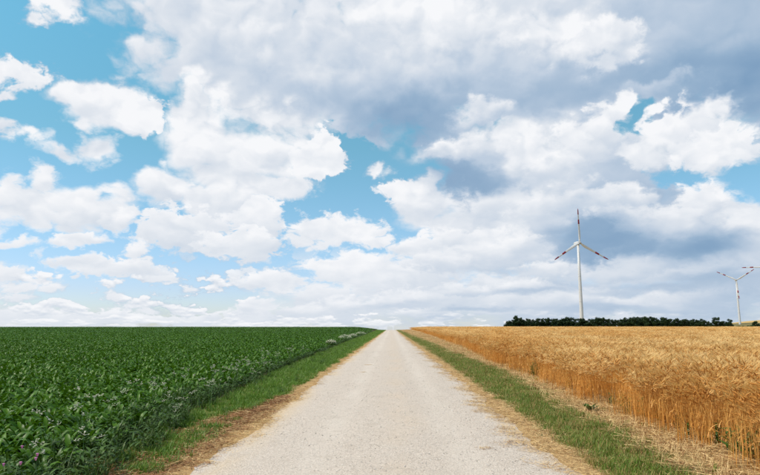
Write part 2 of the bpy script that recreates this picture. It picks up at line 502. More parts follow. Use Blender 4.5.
m, T = material('gravel')
pos = T.n('ShaderNodeNewGeometry').outputs['Position']
gx_, gy_, _ = T.sep(pos)
v1 = T.voro(pos, 70.0, 'F1', out='Color')
v1d = T.voro(pos, 70.0, 'F1')
v2 = T.voro(pos, 170.0, 'F1', out='Color')
g1 = T.noise(T.vec('MULTIPLY', pos, (1.0, 0.35, 1.0)), 0.8, 5.0, 0.6)
g2 = T.noise(pos, 24.0, 5.0, 0.65)
s1 = T.sep(v1)[0]; s2 = T.sep(v2)[1]
f = T.math('MULTIPLY_ADD', s1, 0.55, T.math('MULTIPLY', s2, 0.45))
col = T.cramp(f, [(0.0, (.22, .175, .14)), (.18, (.40, .33, .275)), (.5, (.54, .46, .395)), (.85, (.65, .565, .49)), (1.0, (.74, .66, .58))])
col = T.mix(T.ramp(g2, 0.35, 0.7, 0.0, 0.35), col, (.44, .37, .31))
# dusty sand: in the middle between the wheel tracks and towards the edges
ctr = T.ramp(T.math('ABSOLUTE', T.math('SUBTRACT', gx_, 0.15)), 0.0, 0.65, 0.5, 0.0)
col = T.mix(T.math('MULTIPLY', ctr, T.ramp(g1, 0.4, 0.65)), col, (.56, .44, .33))
trk = T.ramp(T.math('ABSOLUTE', T.math('SUBTRACT', T.math('ABSOLUTE', gx_), 0.9)), 0.0, 0.42, 0.55, 0.0)
col = T.mix(T.math('MULTIPLY', trk, T.ramp(g1, 0.32, 0.62, 0.15, .8)), col, (.63, .555, .485))
col = T.mix(T.ramp(T.noise(pos, 2.3, 4.0, 0.6), 0.56, 0.70, 0.0, 0.35), col, (.40, .33, .27))
edge = T.ramp(T.math('ABSOLUTE', gx_), 1.55, 2.25, 0.0, 0.75)
col = T.mix(T.math('MULTIPLY', edge, T.ramp(g1, 0.40, 0.60)), col, (.58, .42, .24))
finish(m, T, col, 0.92, 0.15, bump=T.math('MULTIPLY_ADD', v1d, -0.6, g2), bump_d=0.014, bump_s=0.7)

# ------------------------------------------------------------------ ground: one sheet out beyond the horizon
ys = np.concatenate([np.linspace(-60, -4, 15), np.arange(-3, 30, 0.6), np.geomspace(30, 262, 60), np.linspace(266, 420, 40), np.geomspace(428, 6000, 70)])
xs = np.concatenate([np.linspace(0, 8, 33), np.geomspace(8.4, 4500, 90)])
xs = np.concatenate([-xs[:0:-1], xs])
GX, GY = np.meshgrid(xs, ys)
GZ = gz(GX, GY)
ground = tag(grid_mesh('ground', GX, GY, GZ, 'soil_and_stubble'), kind='structure')

# ------------------------------------------------------------------ road: crowned gravel sheet with ragged edges
ry = np.concatenate([np.arange(-30, 40, 0.12), np.geomspace(40, 420, 700)])
us = np.linspace(-1, 1, 25)
eL = -2.17 + 0.16 * vnoise(ry * 1.1, 3, 5) + 0.03 * vnoise(ry * 7, 5, 3)
eR = 2.08 + 0.22 * vnoise(ry * 0.9, 4, 5) + 0.04 * vnoise(ry * 7, 6, 3)
RX = np.where(us[None, :] < 0, -us[None, :] * eL[:, None], us[None, :] * eR[:, None])
RY = np.repeat(ry[:, None], len(us), 1)
RZ = gz(RX, RY) + 0.006 + 0.05 * (1 - np.abs(us[None, :]) ** 2.5) - 0.012 * np.exp(-((np.abs(RX) - 0.85) / 0.3) ** 2)
road = tag(grid_mesh('road', RX, RY, RZ, 'gravel'), kind='structure')
def roadz(x, y):
    u = np.abs(np.asarray(x, float)) / 2.1
    return gz(x, y) + 0.006 + np.where(u < 1, 0.05 * (1 - np.minimum(u, 1) ** 2.5), 0.0) - 0.012 * np.exp(-((np.abs(x) - 0.85) / 0.3) ** 2) * (u < 1)

# ================================================================== plant tissue
leafy('crop_leaf', (.019, .070, .002), (.090, .195, .010), rough=0.42, spec=0.20, trans=0.24)
leafy('crop_stem', (.10, .19, .06), (.15, .26, .09), rough=0.5, trans=0.1)
leafy('wheat_ear', (.60, .28, .064), (.87, .545, .195), rough=0.6, spec=0.3, trans=0.25, patch=0.22, patch_col=(.62, .255, .046))
leafy('wheat_awn', (.78, .51, .19), (.92, .69, .33), rough=0.55, spec=0.4, trans=0.3, patch=0.22, patch_col=(.77, .46, .14))
leafy('wheat_stalk', (.55, .225, .038), (.90, .53, .16), rough=0.5, spec=0.4, trans=0.25, patch=0.9, patch_col=(.70, .32, .062))
leafy('grass_green', (.095, .155, .014), (.20, .27, .036), rough=0.5, spec=0.35, trans=0.25)
leafy('grass_lush', (.075, .165, .010), (.15, .27, .026), rough=0.5, spec=0.35, trans=0.25)
leafy('grass_dark', (.026, .055, .006), (.060, .115, .012), rough=0.55, spec=0.3, trans=0.2)
leafy('grass_dry', (.30, .19, .065), (.50, .34, .14), rough=0.6, spec=0.3, trans=0.2)
leafy('straw', (.50, .32, .12), (.86, .63, .32), rough=0.6, spec=0.35, trans=0.12)
leafy('straw_brown', (.17, .075, .03), (.40, .20, .085), rough=0.7, spec=0.2, trans=0.05)
leafy('stone', (.34, .29, .25), (.74, .68, .62), rough=0.9, spec=0.15, trans=0.0)
leafy('weed_leaf', (.036, .085, .008), (.078, .15, .014), rough=0.5, spec=0.4, trans=0.2)
leafy('petal_white', (.62, .62, .46), (.80, .78, .64), rough=0.6, spec=0.2, trans=0.25)
leafy('petal_purple', (.50, .16, .38), (.68, .30, .55), rough=0.6, spec=0.2, trans=0.25)
leafy('tree_leaf', (.011, .026, .008), (.026, .052, .015), rough=0.6, spec=0.2, trans=0.08)
leafy('tree_leaf_light', (.035, .075, .02), (.07, .125, .035), rough=0.6, spec=0.2, trans=0.1)
leafy('bark', (.05, .035, .025), (.09, .065, .045), rough=0.9, spec=0.1, trans=0.0)

rr = random.Random(11)
def U(a, b): return rr.uniform(a, b)

def ribbon(mb, p0, azm, e0, e1, L, Wd, segs, mat, prof=None, fold=0.0, roll=0.0, bend=1.0):
    """a leaf or blade: its direction turns from elevation e0 at the root to e1 at the tip"""
    p = np.array(p0, float)
    h = np.array([math.cos(azm), math.sin(azm), 0.0])
    side0 = np.array([-math.sin(azm), math.cos(azm), 0.0])
    vs, fs = [], []
    n = 3 if fold else 2
    for i in range(segs + 1):
        t = i / segs
        e = e0 + (e1 - e0) * t ** bend
        d = h * math.cos(e) + np.array([0, 0, math.sin(e)])
        up = -h * math.sin(e) + np.array([0, 0, math.cos(e)])
        side = side0 * math.cos(roll * t) + up * math.sin(roll * t)
        w = 0.5 * Wd * (prof(t) if prof else (1 - t) ** 0.6)
        if fold:
            vs += [p - side * w + up * fold * w, p.copy(), p + side * w + up * fold * w]
        else:
            vs += [p - side * w, p + side * w]
        p = p + d * (L / segs)
    for i in range(segs):
        for k in range(n - 1):
            a = i * n + k
            fs.append((a, a + 1, a + n + 1, a + n))
    mb.add(vs, fs, mat)
    return p

def interp_prof(*pts):
    xs_, ys_ = zip(*pts)
    return lambda t: float(np.interp(t, xs_, ys_))

LEAFP = interp_prof((0, .14), (.30, .16), (.42, .62), (.58, 1.0), (.75, .92), (.9, .55), (1, .04))
def crop_plant(n_leaf, spread=1.0):
    mb = MB()
    a0 = U(0, 6.28)
    for k in range(n_leaf):
        t = k / n_leaf
        L = U(.24, .37)
        ribbon(mb, (U(-.03, .03), U(-.03, .03), -0.02), a0 + k * 2.4 + U(-.3, .3), R(U(62, 86) - 12 * (1 - t)), R(U(-55, 5)), L * (0.85 + 0.25 * t), U(.046, .074), 6, 0, LEAFP, fold=U(.15, .35), roll=U(-.7, .7), bend=U(1.3, 2.2))
    return mb
def stem_leafy(n, H, leafL, leafW, mats=(0, 1), tilt=0.12):
    """upright weed with a stem and side leaves"""
    mb = MB()
    azm = U(0, 6.28)
    tip = ribbon(mb, (0, 0, -0.02), azm, R(88), R(88 - 90 * tilt), H, .012, 4, mats[1], lambda t: 1 - .6 * t, roll=0.4)
    for k in range(n):
        t = (k + .5) / n
        z = H * t * .9
        ribbon(mb, (math.cos(azm) * z * tilt * .5, math.sin(azm) * z * tilt * .5, z), k * 2.4 + U(-.4, .4), R(U(35, 65)), R(U(-40, 10)), leafL * U(.7, 1.2) * (1.15 - .7 * t), leafW * U(.8, 1.2) * (1.1 - .5 * t), 4, mats[0],
               interp_prof((0, .15), (.3, .9), (.55, 1), (1, .05)), fold=.25, roll=U(-.4, .4))
    return mb, tip

def ear(mb, p, azm, e0, L, r):
    """a bearded ear: plump spindle and awns"""
    h = np.array([math.cos(azm), math.sin(azm), 0.0]); s = np.array([-math.sin(azm), math.cos(azm), 0.0])
    rings = [(0, .35), (.25, 1.0), (.65, .9), (1.0, .15)]
    vs, fs = [], []
    K = 4
    tips = []
    pp = np.array(p, float); last = 0
    for i, (t, w) in enumerate(rings):
        e = e0 - 0.7 * t
        d = h * math.cos(e) + np.array([0, 0, math.sin(e)])
        up = -h * math.sin(e) + np.array([0, 0, math.cos(e)])
        pp = pp + d * L * (t - last); last = t
        for k in range(K):
            a = 2 * math.pi * k / K
            vs.append(pp + (s * math.cos(a) + up * math.sin(a)) * r * w)
        tips.append((pp.copy(), d, up))
    for i in range(len(rings) - 1):
        for k in range(K):
            a, b = i * K + k, i * K + (k + 1) % K
            fs.append((a, b, b + K, a + K))
    mb.add(vs, fs, 0)
    for k in range(9):
        c, d, up = tips[1 + k % 3]
        dd = d + s * U(-.35, .35) + up * U(-.3, .3)
        dd /= np.linalg.norm(dd)
        w = s * .0026 + up * .0012
        mb.add([c - w, c + w, c + dd * U(.08, .15)], [(0, 1, 2)], 2)

def wheat_clump(n, size):
    mb = MB()
    lean = U(0, 6.28)
    for k in range(n):
        x, y = U(-size, size) / 2, U(-size, size) / 2
        H = U(.50, .70)
        azm = rr.gauss(R(-35), 0.9)
        p = ribbon(mb, (x, y, -0.02), azm, R(89), R(U(68, 86)), H, .0075, 3, 1, lambda t: 1 - .45 * t, roll=U(0, 2.5))
        ear(mb, p, azm, R(U(38, 85)), U(.07, .10), U(.008, .0115))
        if rr.random() < .55:
            z = U(.15, .45)
            ribbon(mb, (x, y, z), U(0, 6.28), R(U(40, 75)), R(U(-70, -20)), U(.14, .26), .011, 3, 1, roll=U(-1.5, 1.5))
    return mb

def tuft(n, h0, h1, rad, mats, w=.007, e_lo=45, droop=70):
    mb = MB()
    for k in range(n):
        a = U(0, 6.28); r = rad * math.sqrt(U(0, 1))
        e0 = U(e_lo, 88)
        ribbon(mb, (r * math.cos(a), r * math.sin(a), -0.01), U(0, 6.28), R(e0), R(e0 - U(15, droop)), U(h0, h1), w * U(.7, 1.4), 3, rr.choice(mats), roll=U(-.8, .8))
    return mb

def straw_mat(n, size, L0, L1, w, mats, thick=.03):
    mb = MB()
    for k in range(n):
        a = rr.gauss(0.5, 1.0)
        ribbon(mb, (U(-size, size) / 2, U(-size, size) / 2, U(0.003, thick)), a, R(U(-6, 14)), R(U(-16, 6)), U(L0, L1), w * U(.6, 1.3), 2, rr.choice(mats), lambda t: 1.0, roll=U(-1.2, 1.2))
    return mb

def pebble():
    mb = MB()
    s = [U(.6, 1.2), U(.6, 1.2), U(.4, .8)]
    vs = []
    for d in [(1, 0, 0), (0, 1, 0), (-1, 0, 0), (0, -1, 0)]:
        vs.append([d[i] * s[i] * U(.7, 1.1) + U(-.2, .2) for i in range(3)])
    for d in [(.6, .6, .7), (-.6, .6, .7), (-.6, -.6, .7), (.6, -.6, .7)]:
        vs.append([d[i] * s[i] * U(.8, 1.1) for i in range(3)])
    mb.add(vs, [(0, 1, 4), (1, 2, 5), (2, 3, 6), (3, 0, 7), (0, 4, 7), (1, 5, 4), (2, 6, 5), (3, 7, 6), (4, 5, 6, 7)], 0)
    return mb

# ------------------------------------------------------------------ scattering (one "stuff" object per kind of ground cover)
def protos(name, mbs, mats, smooth=True):
    c = bpy.data.collections.new(name)
    for i, mb in enumerate(mbs):
        o = bpy.data.objects.new('%s_form_%02d' % (name, i), mb.mesh(name, mats, smooth))
        c.objects.link(o)
    return c

def scatter(name, coll, pts, rot, scl, idx):
    me = bpy.data.meshes.new(name)
    n = len(pts)
    me.vertices.add(n)
    me.vertices.foreach_set('co', np.ascontiguousarray(pts, np.float32).ravel())
    for nm, ty, arr, key in (('rot', 'FLOAT_VECTOR', rot, 'vector'), ('scl', 'FLOAT_VECTOR', scl, 'vector'), ('pick', 'INT', idx, 'value')):
        at = me.attributes.new(nm, ty, 'POINT')
        at.data.foreach_set(key, np.ascontiguousarray(arr, np.int32 if ty == 'INT' else np.float32).ravel())
    me.update()
    o = bpy.data.objects.new(name, me)
    COL.objects.link(o)
    ng = bpy.data.node_groups.new(name + '_scatter', 'GeometryNodeTree')
    ng.interface.new_socket('Geometry', in_out='INPUT', socket_type='NodeSocketGeometry')
    ng.interface.new_socket('Geometry', in_out='OUTPUT', socket_type='NodeSocketGeometry')
    gi = ng.nodes.new('NodeGroupInput'); go = ng.nodes.new('NodeGroupOutput')
    ci = ng.nodes.new('GeometryNodeCollectionInfo')
    ci.inputs['Collection'].default_value = coll
    ci.inputs['Separate Children'].default_value = True
    ci.inputs['Reset Children'].default_value = True
    ip = ng.nodes.new('GeometryNodeInstanceOnPoints')
    ip.inputs['Pick Instance'].default_value = True
    def attr(nm, ty):
        a = ng.nodes.new('GeometryNodeInputNamedAttribute')
        a.data_type = ty
        a.inputs['Name'].default_value = nm
        return a.outputs['Attribute']
    L = ng.links.new
    L(gi.outputs[0], ip.inputs['Points']); L(ci.outputs[0], ip.inputs['Instance'])
    L(attr('pick', 'INT'), ip.inputs['Instance Index'])
    L(attr('rot', 'FLOAT_VECTOR'), ip.inputs['Rotation'])
    L(attr('scl', 'FLOAT_VECTOR'), ip.inputs['Scale'])
    L(ip.outputs[0], go.inputs[0])
    md = o.modifiers.new('scatter', 'NODES')
    md.node_group = ng
    return o

def field_points(side, bands, halfang, margin=2.0, d_max=CREST + 25):
    """points over one field inside what the camera, or one a few steps aside, can see"""
    out, lod = [], []
    for (y0, y1, dens, sx) in bands:
        xmax = halfang * y1 + margin
        area = xmax * (y1 - y0)
        n = int(area * dens)
        y = rng.uniform(y0, y1, n); x = rng.uniform(0, xmax, n)
        e = edge_wheat(y) if side > 0 else -edge_crop(y)
        ok = (x > e + 0.10 * vnoise(y * 1.3, 17 + side) + 0.2 * sx - .2 + rng.exponential(.05, n)) & (x < halfang * y + margin)
        out.append(np.stack([side * x[ok], y[ok]], -1)); lod.append(np.full(ok.sum(), sx))
    p = np.concatenate(out); s = np.concatenate(lod)
    return p, s

def lay(p, zf=gz, dz=0.0):
    return np.column_stack([p, zf(p[:, 0], p[:, 1]) + dz])

def scat(name, coll, p, sxy, sz, label=None, cat=None, tilt=0.06, zf=gz, dz=0.0):
    n = len(p)
    k = len(coll.objects)
    rot = np.column_stack([rng.normal(0, tilt, n), rng.normal(0, tilt, n), rng.uniform(0, 2 * math.pi, n)])
    scl = np.column_stack([sxy, sxy, sz])
    o = scatter(name, coll, lay(p, zf, dz), rot, scl, rng.integers(0, k, n))
    return tag(o, label, cat, kind='stuff')

# --- ripe wheat on the right
wheat_c = protos('wheat', [wheat_clump(34, .42) for _ in range(9)], ['wheat_ear', 'wheat_stalk', 'wheat_awn'])
p, s = field_points(1, [(-2, 16, 9.0, 1.0), (16, 40, 6.0, 1.15), (40, 90, 2.6, 1.7), (90, 160, 1.0, 2.6), (160, 300, .42, 4.0)], 0.66, 4.0)
w_in = p[:, 0] - edge_wheat(p[:, 1])
scat('wheat_field', wheat_c, p, s * rng.uniform(.9, 1.15, len(s)), rng.uniform(.88, 1.12, len(s)) * np.interp(w_in, [-.3, .15, .6], [.72, .9, 1.0]) * (1 + .05 * vnoise(p[:, 0] * .4 + p[:, 1] * .17, 8)),
     'ripe golden wheat standing in the field right of the gravel road', 'wheat')
# --- leafy crop on the left: the plants along the verge are individuals, the rest is one mass
crop_mb = [crop_plant(rr.choice([14, 15, 16, 17])) for _ in range(8)]
crop_c = protos('leafy_crop', crop_mb, ['crop_leaf', 'crop_stem'])
p, s = field_points(-1, [(-2, 18, 34.0, 1.0), (18, 45, 20.0, 1.14), (45, 100, 8.0, 1.6), (100, 180, 2.6, 2.3), (180, 300, 1.0, 3.4)], 0.72, 4.0)
near = (p[:, 1] > 3.2) & (p[:, 1] < 60)
dist_edge = np.abs(p[:, 0]) + edge_crop(p[:, 1])
order = np.argsort(np.where(near, dist_edge + p[:, 1] * 0.018, 1e9))[:260]
front = np.zeros(len(p), bool); front[order] = True
sz = rng.uniform(.82, 1.22, len(p)) * (1.08 + .16 * vnoise(p[:, 0] * .35 + 3, 51) * vnoise(p[:, 1] * .3, 52))
s = s * rng.uniform(.85, 1.15, len(s))
for i in np.nonzero(front)[0]:
    o = bpy.data.objects.new('crop_plant', crop_c.objects[int(i) % len(crop_mb)].data)
    o.location = (p[i, 0], p[i, 1], float(gz(p[i, 0], p[i, 1])))
    o.rotation_euler = (0, 0, float(rng.uniform(0, 6.28)))
    o.scale = (s[i], s[i], float(sz[i]))
    COL.objects.link(o)
    tag(o, 'broad-leaved green crop plant in the outermost rows beside the weedy verge', 'plant', 'crop plants along the edge of the field')
scat('leafy_crop_field', crop_c, p[~front], s[~front], sz[~front], 'dense dark green leafy crop covering the field left of the road', 'crop')

# ================================================================== verges, straw, gravel
def strip_points(f0, f1, bands):
    """random points between two edges that follow the road"""
    out, lod = [], []
    for (y0, y1, dens, sx) in bands:
        y = np.arange(y0, y1, .25)
        w = np.mean(np.abs(f1(y) - f0(y)))
        n = int(w * (y1 - y0) * dens)
        y = rng.uniform(y0, y1, n); u = rng.uniform(0, 1, n)
        out.append(np.column_stack([f0(y) + (f1(y) - f0(y)) * u, y])); lod.append(np.full(n, sx))
    return np.concatenate(out), np.concatenate(lod)

def keep(a, m):
    return a[0][m], a[1][m]

B_FINE = [(2, 14, 60, 1.0), (14, 35, 30, 1.2), (35, 80, 10, 1.8), (80, 150, 4, 2.8), (150, 285, 1.8, 4.0)]
B_MID = [(2, 14, 26, 1.0), (14, 35, 14, 1.2), (35, 80, 5, 1.9), (80, 150, 2, 3.0), (150, 285, 1.0, 4.2)]
GR = protos('verge_grass', [tuft(38, .05, .14, .12, [0, 0, 0, 0, 1]) for _ in range(5)] + [tuft(30, .05, .13, .12, [0, 1, 1]) for _ in range(2)], ['grass_green', 'grass_dry'])
GL = protos('lush_grass', [tuft(38, .05, .15, .11, [0, 0, 0, 0, 1], w=.009) for _ in range(5)], ['grass_lush', 'grass_green'])
def weed_mix():
    mb = tuft(26, .12, .44, .13, [0, 0, 0, 1], w=.008, e_lo=50)
    for k in range(26):
        a = U(0, 6.28); r_ = .13 * math.sqrt(U(0, 1))
        ribbon(mb, (r_ * math.cos(a), r_ * math.sin(a), U(.03, .30)), U(0, 6.28), R(U(15, 65)), R(U(-40, 10)), U(.06, .14), U(.020, .042), 3, rr.choice([0, 1, 1]), interp_prof((0, .2), (.4, 1), (1, .05)), fold=.2)
    return mb
GD = protos('dark_weeds', [weed_mix() for _ in range(6)], ['grass_dark', 'weed_leaf'])
SM = protos('loose_straw', [straw_mat(46, .46, .06, .26, .0055, [0, 0, 0, 1]) for _ in range(5)], ['straw', 'straw_brown'], smooth=False)
SB = protos('brown_litter', [straw_mat(46, .36, .04, .16, .006, [1, 1, 1, 1, 0]) for _ in range(4)], ['straw', 'straw_brown'], smooth=False)
SF = protos('fine_straw', [straw_mat(40, .34, .03, .12, .004, [0, 0, 0, 0, 1], thick=.012) for _ in range(4)], ['straw', 'straw_brown'], smooth=False)
ST = protos('stubble', [tuft(16, .05, .22, .16, [0, 0, 1], w=.007, e_lo=15, droop=35) for _ in range(5)], ['straw', 'straw_brown'])
PB = protos('gravel_stone', [pebble() for _ in range(6)], ['stone'], smooth=False)

vr = lambda y: 2.42 + .16 * vnoise(y * .8, 21) + .004 * np.clip(y, 0, 60)
vr2 = lambda y: np.minimum(3.0 + .05 * np.clip(y, 0, 20) + .22 * vnoise(y * .5, 22), edge_wheat(y) + .02)
ew = lambda y: edge_wheat(y) + .5
# right verge grass, thinner and drier towards the stubble
a = strip_points(vr, vr2, [(y0, y1, d_ * 1.5, s_) for (y0, y1, d_, s_) in B_FINE])
scat('roadside_grass', GR, a[0], a[1] * rng.uniform(.8, 1.2, len(a[1])), rng.uniform(.7, 1.25, len(a[1])), 'short green grass strip between the road and the stubble', 'grass')
# cut straw and stubble along the wheat
a = strip_points(lambda y: vr2(y) - .10, ew, B_MID)
scat('cut_straw', SM, a[0], a[1], np.ones(len(a[1])), 'pale cut straw lying along the edge of the wheat', 'straw', dz=.006)
a = strip_points(lambda y: vr2(y) - .15, ew, B_MID)
scat('stubble', ST, a[0], a[1], rng.uniform(.6, 1.3, len(a[1])), 'broken stubble and dry stalks between the grass and the wheat', 'stubble')
a = strip_points(lambda y: vr2(y) - .5, ew, [(2, 30, 5, .9), (30, 120, .8, 2.0)])
m_ = vnoise(a[0][:, 0] * 1.7 + a[0][:, 1] * .9, 31) > 0.05
a = keep(a, m_)
scat('sparse_grass', GL, a[0], a[1], rng.uniform(.5, 1.1, len(a[1])), 'sparse green tufts growing through the cut straw by the wheat', 'grass')

# left verge: lush grass, with bare brown litter in the nearest metres
vl = lambda y: -2.5 - .12 * vnoise(y * .9, 23) - .25 * (y < 12) * sst((12 - y) / 4)
vl2 = lambda y: np.minimum(edge_crop(y) + .30, -2.9)
a = strip_points(vl, vl2, B_FINE)
bare = (a[0][:, 1] < 13.5) & (a[0][:, 0] > -(2.5 + .9 * sst((13.5 - a[0][:, 1]) / 5)) + .10 * vnoise(a[0][:, 1] * 1.4, 41)) & (vnoise(a[0][:, 0] * 1.9 + 7, 42) + vnoise(a[0][:, 1] * .9, 43) < .55)
a = keep(a, ~bare)
scat('verge_grass', GL, a[0], a[1] * rng.uniform(.8, 1.2, len(a[1])), rng.uniform(.7, 1.4, len(a[1])), 'lush green grass strip between the road and the leafy crop', 'grass')
a = strip_points(lambda y: -2.35 - 0 * y, lambda y: -(2.55 + .85 * sst((13.5 - y) / 5)), [(2, 14, 40, 1.0)])
scat('brown_litter', SB, a[0], a[1], np.ones(len(a[1])), 'brown dead grass and bare earth patch beside the road', 'litter', dz=.004)
# tall dark weeds between verge and crop
a = strip_points(lambda y: edge_crop(y) + np.interp(y, [6, 9, 13, 20], [.60, .5, .32, .25]) + .16 * vnoise(y * 1.1, 44), lambda y: edge_crop(y) - .45, [(2, 14, 30, 1.0), (14, 35, 15, 1.15), (35, 90, 5, 1.6), (90, 180, 1.5, 2.4)])
scat('tall_weeds', GD, a[0], a[1], rng.uniform(.6, 1.1, len(a[1])) * np.where(a[0][:, 1] > 14, .8, 1.0), 'tall dark weedy grass along the edge of the crop', 'weeds')
a = strip_points(lambda y: vl2(y) + .1, lambda y: vl(y) - .1, [(6, 16, 2.6, .55), (16, 60, .8, .8)])
scat('verge_weeds', GD, a[0], a[1] * rng.uniform(.6, 1.1, len(a[1])), a[1] * rng.uniform(.35, .9, len(a[1])), 'scattered low dark weeds growing in the lush verge grass', 'weeds')
# straw swept to both edges of the gravel
for sg, f0, f1, lab in ((1, lambda y: 1.82 + .28 * vnoise(y * .9, 4, 5), lambda y: vr(y) + .12, 'pale dusty straw swept along the road edge below the wheat'),
                        (-1, lambda y: -2.08 - .18 * vnoise(y * 1.1, 3, 5) * -1, lambda y: vl(y) - .02, 'thin pale straw along the road edge below the crop')):
    a = strip_points(f0, f1, [(2, 14, 44, 1.0), (14, 35, 22, 1.2), (35, 80, 8, 1.8), (80, 160, 3, 2.6)])
    scat('road_edge_straw', SF, a[0], a[1], np.ones(len(a[1])), lab, 'straw', tilt=.02, zf=lambda x, y: np.maximum(roadz(x, y), gz(x, y)), dz=.003)
# loose stones of the gravel
a = strip_points(lambda y: -2.1 + 0 * y, lambda y: 2.0 + 0 * y, [(3, 9, 420, 1.0), (9, 18, 190, 1.25), (18, 40, 55, 1.6)])
k_ = len(a[1])
sc_ = a[1] * np.clip(rng.lognormal(-5.15, .38, k_), .003, .016)
scat('loose_gravel', PB, a[0], sc_, sc_ * .8, 'loose pale stones lying on the gravel road', 'gravel', tilt=.3, zf=roadz, dz=.001)

# ================================================================== single plants one can point to
LIGHT_STEM = 'crop_stem'
def gpt(x, y_base):
    """ground point under a place in the photograph"""
    d = px_dir(x, y_base)
    t = EYE / -d[2]
    for _ in range(30):
        q = d * t
        t = (EYE - float(gz(q[0], q[1]))) / -d[2]
    return d[0] * t, d[1] * t

def at_ground(root, x, y, dz=0.0):
    root.location = (x, y, float(gz(x, y)) + dz)

def flower_weed(name, H, n_stem, petal, head, per):
    root = empty(name, (0, 0, 0))
    fol = MB(); heads = []
    for k in range(n_stem):
        az_ = U(0, 6.28); h = H * U(.7, 1.0); e1 = U(60, 84)
        tip = ribbon(fol, (U(-.08, .08), U(-.08, .08), -.02), az_, R(86), R(e1), h, .008, 4, 1, lambda t: 1 - .5 * t)
        for q in range(5):
            t = U(.15, .85)
            ribbon(fol, (math.cos(az_) * h * t * .12, math.sin(az_) * h * t * .12, h * t * .95), U(0, 6.28), R(U(30, 65)), R(U(-30, 20)), U(.08, .17), U(.018, .035), 3, 0, interp_prof((0, .2), (.4, 1), (1, .05)), fold=.2)
        hb = MB()
        if petal == 'petal_purple':
            lathe_ = [(-.012, .003), (-.005, .006), (.002, .005), (.006, .010), (.010, .008), (.008, .002)]
            hb.add([tip + np.array([r_ * (1 + .18 * (k % 2)) * math.cos(k * .6283), r_ * (1 + .18 * (k % 2)) * math.sin(k * .6283), z_]) for (z_, r_) in lathe_ for k in range(10)],
                   [(i * 10 + k, i * 10 + (k + 1) % 10, (i + 1) * 10 + (k + 1) % 10, (i + 1) * 10 + k) for i in range(5) for k in range(10)], 0)
            heads.append(hb)
            continue
        hb.add([tip + np.array([0, 0, -.03])], [], 0)
        for q in range(per):
            c = tip + np.array([rr.gauss(0, head), rr.gauss(0, head), rr.gauss(0, head * .45)])
            r_ = U(.008, .015)
            a_ = U(0, 6.28)
            ring = [c + np.array([r_ * math.cos(a_ + i * 1.047), r_ * math.sin(a_ + i * 1.047), U(-.006, .006)]) for i in range(6)]
            hb.add([c + np.array([0, 0, -.008])] + ring + [c + np.array([0, 0, .006])], [(0, i + 1, (i + 1) % 6 + 1) for i in range(6)] + [(7, (i + 1) % 6 + 1, i + 1) for i in range(6)], 0)
            hb.f.append((0, len(hb.v) - 7, len(hb.v) - 6)); hb.m.append(0)      # the ray that carries the floret
        heads.append(hb)
    fol.obj('foliage', ['weed_leaf', LIGHT_STEM], root)
    for hb in heads:
        hb.obj('flower_head', [petal], root)
    return root

fw = [flower_weed('white_flowering_weed', U(.55, .75), 4, 'petal_white', .038, 6) for _ in range(4)]
first = [True] * 4
def place(kinds, i, x, y, s=1.0, label=None, cat='weed', group=None):
    k = i % len(kinds)
    o = kinds[k] if first_use.setdefault(id(kinds[k]), True) else copy_tree(kinds[k])
    first_use[id(kinds[k])] = False
    at_ground(o, x, y)
    o.rotation_euler = (0, 0, U(0, 6.28))
    o.scale = (s * U(.95, 1.05),) * 2 + (s,)
    return tag(o, label, cat, group)
first_use = {}
for i in range(26):
    y = 6.0 + 24.0 * ((i + U(0, .8)) / 26) ** 1.3
    x = float(edge_crop(y)) + U(-.45, .30)
    place(fw, i, x, y, U(.75, 1.0), 'slender weed with small white flower heads in the verge beside the crop', 'weed', 'white flowering weeds along the crop edge')
for i in range(14):
    y = 8.5 + 12.0 * ((i + U(0, .8)) / 14)
    place(fw, i, float(edge_crop(y)) + U(.15, .55), y, U(.6, .85), 'slender weed with small white flower heads in the verge beside the crop', 'weed', 'white flowering weeds along the crop edge')
# pale flowering bushes farther along the crop edge
def bush(H, rad):
    root = empty('flowering_bush', (0, 0, 0))
    f = MB(); w = MB()
    for k in range(170):
        a = U(0, 6.28); z = H * U(.05, .9); r_ = rad * math.sqrt(U(0, 1)) * (1 - .45 * (z / H) ** 2)
        ribbon(f, (r_ * math.cos(a), r_ * math.sin(a), z), U(0, 6.28), R(U(20, 75)), R(U(-30, 20)), U(.12, .24), U(.04, .08), 3, 0, interp_prof((0, .2), (.4, 1), (1, .05)), fold=.2)
    for k in range(14):
        a = U(0, 6.28); r_ = rad * .5 * U(0, 1)
        ribbon(f, (r_ * math.cos(a) * .4, r_ * math.sin(a) * .4, -.03), a, R(80), R(70), H * .85, .014, 3, 1, lambda t: 1 - .5 * t)
    for k in range(230):
        a = U(0, 6.28); r_ = rad * math.sqrt(U(0, 1)); z = H * (1.02 - .35 * (r_ / rad) ** 2) + U(-.14, .05)
        c = np.array([r_ * math.cos(a), r_ * math.sin(a), z]); s_ = U(.022, .045)
        w.add([c + np.array([s_ * math.cos(i * 1.2566), s_ * math.sin(i * 1.2566), U(-.01, .01)]) for i in range(5)] + [c + np.array([0, 0, .02])], [(i, (i + 1) % 5, 5) for i in range(5)], 0)
    f.obj('foliage', ['weed_leaf', LIGHT_STEM], root)
    w.obj('blossom', ['petal_white'], root)
    return root
for (bx_, by_, H, rad, lab) in [(345, 341.5, .72, .75, 'largest pale flowering bush between the crop and the road verge'), (353, 338.5, .62, .60, 'pale flowering bush next beyond the largest one on the verge'),
                                (361, 336, .70, .85, 'farthest pale flowering bush at the crop edge toward the crest'), (331, 346, .5, .45, 'small pale flowering bush before the larger ones at the crop edge')]:
    b = bush(H, rad)
    x, y = gpt(bx_, by_)
    at_ground(b, x, y)
    tag(b, lab, 'bush', 'pale bushes at the crop edge')
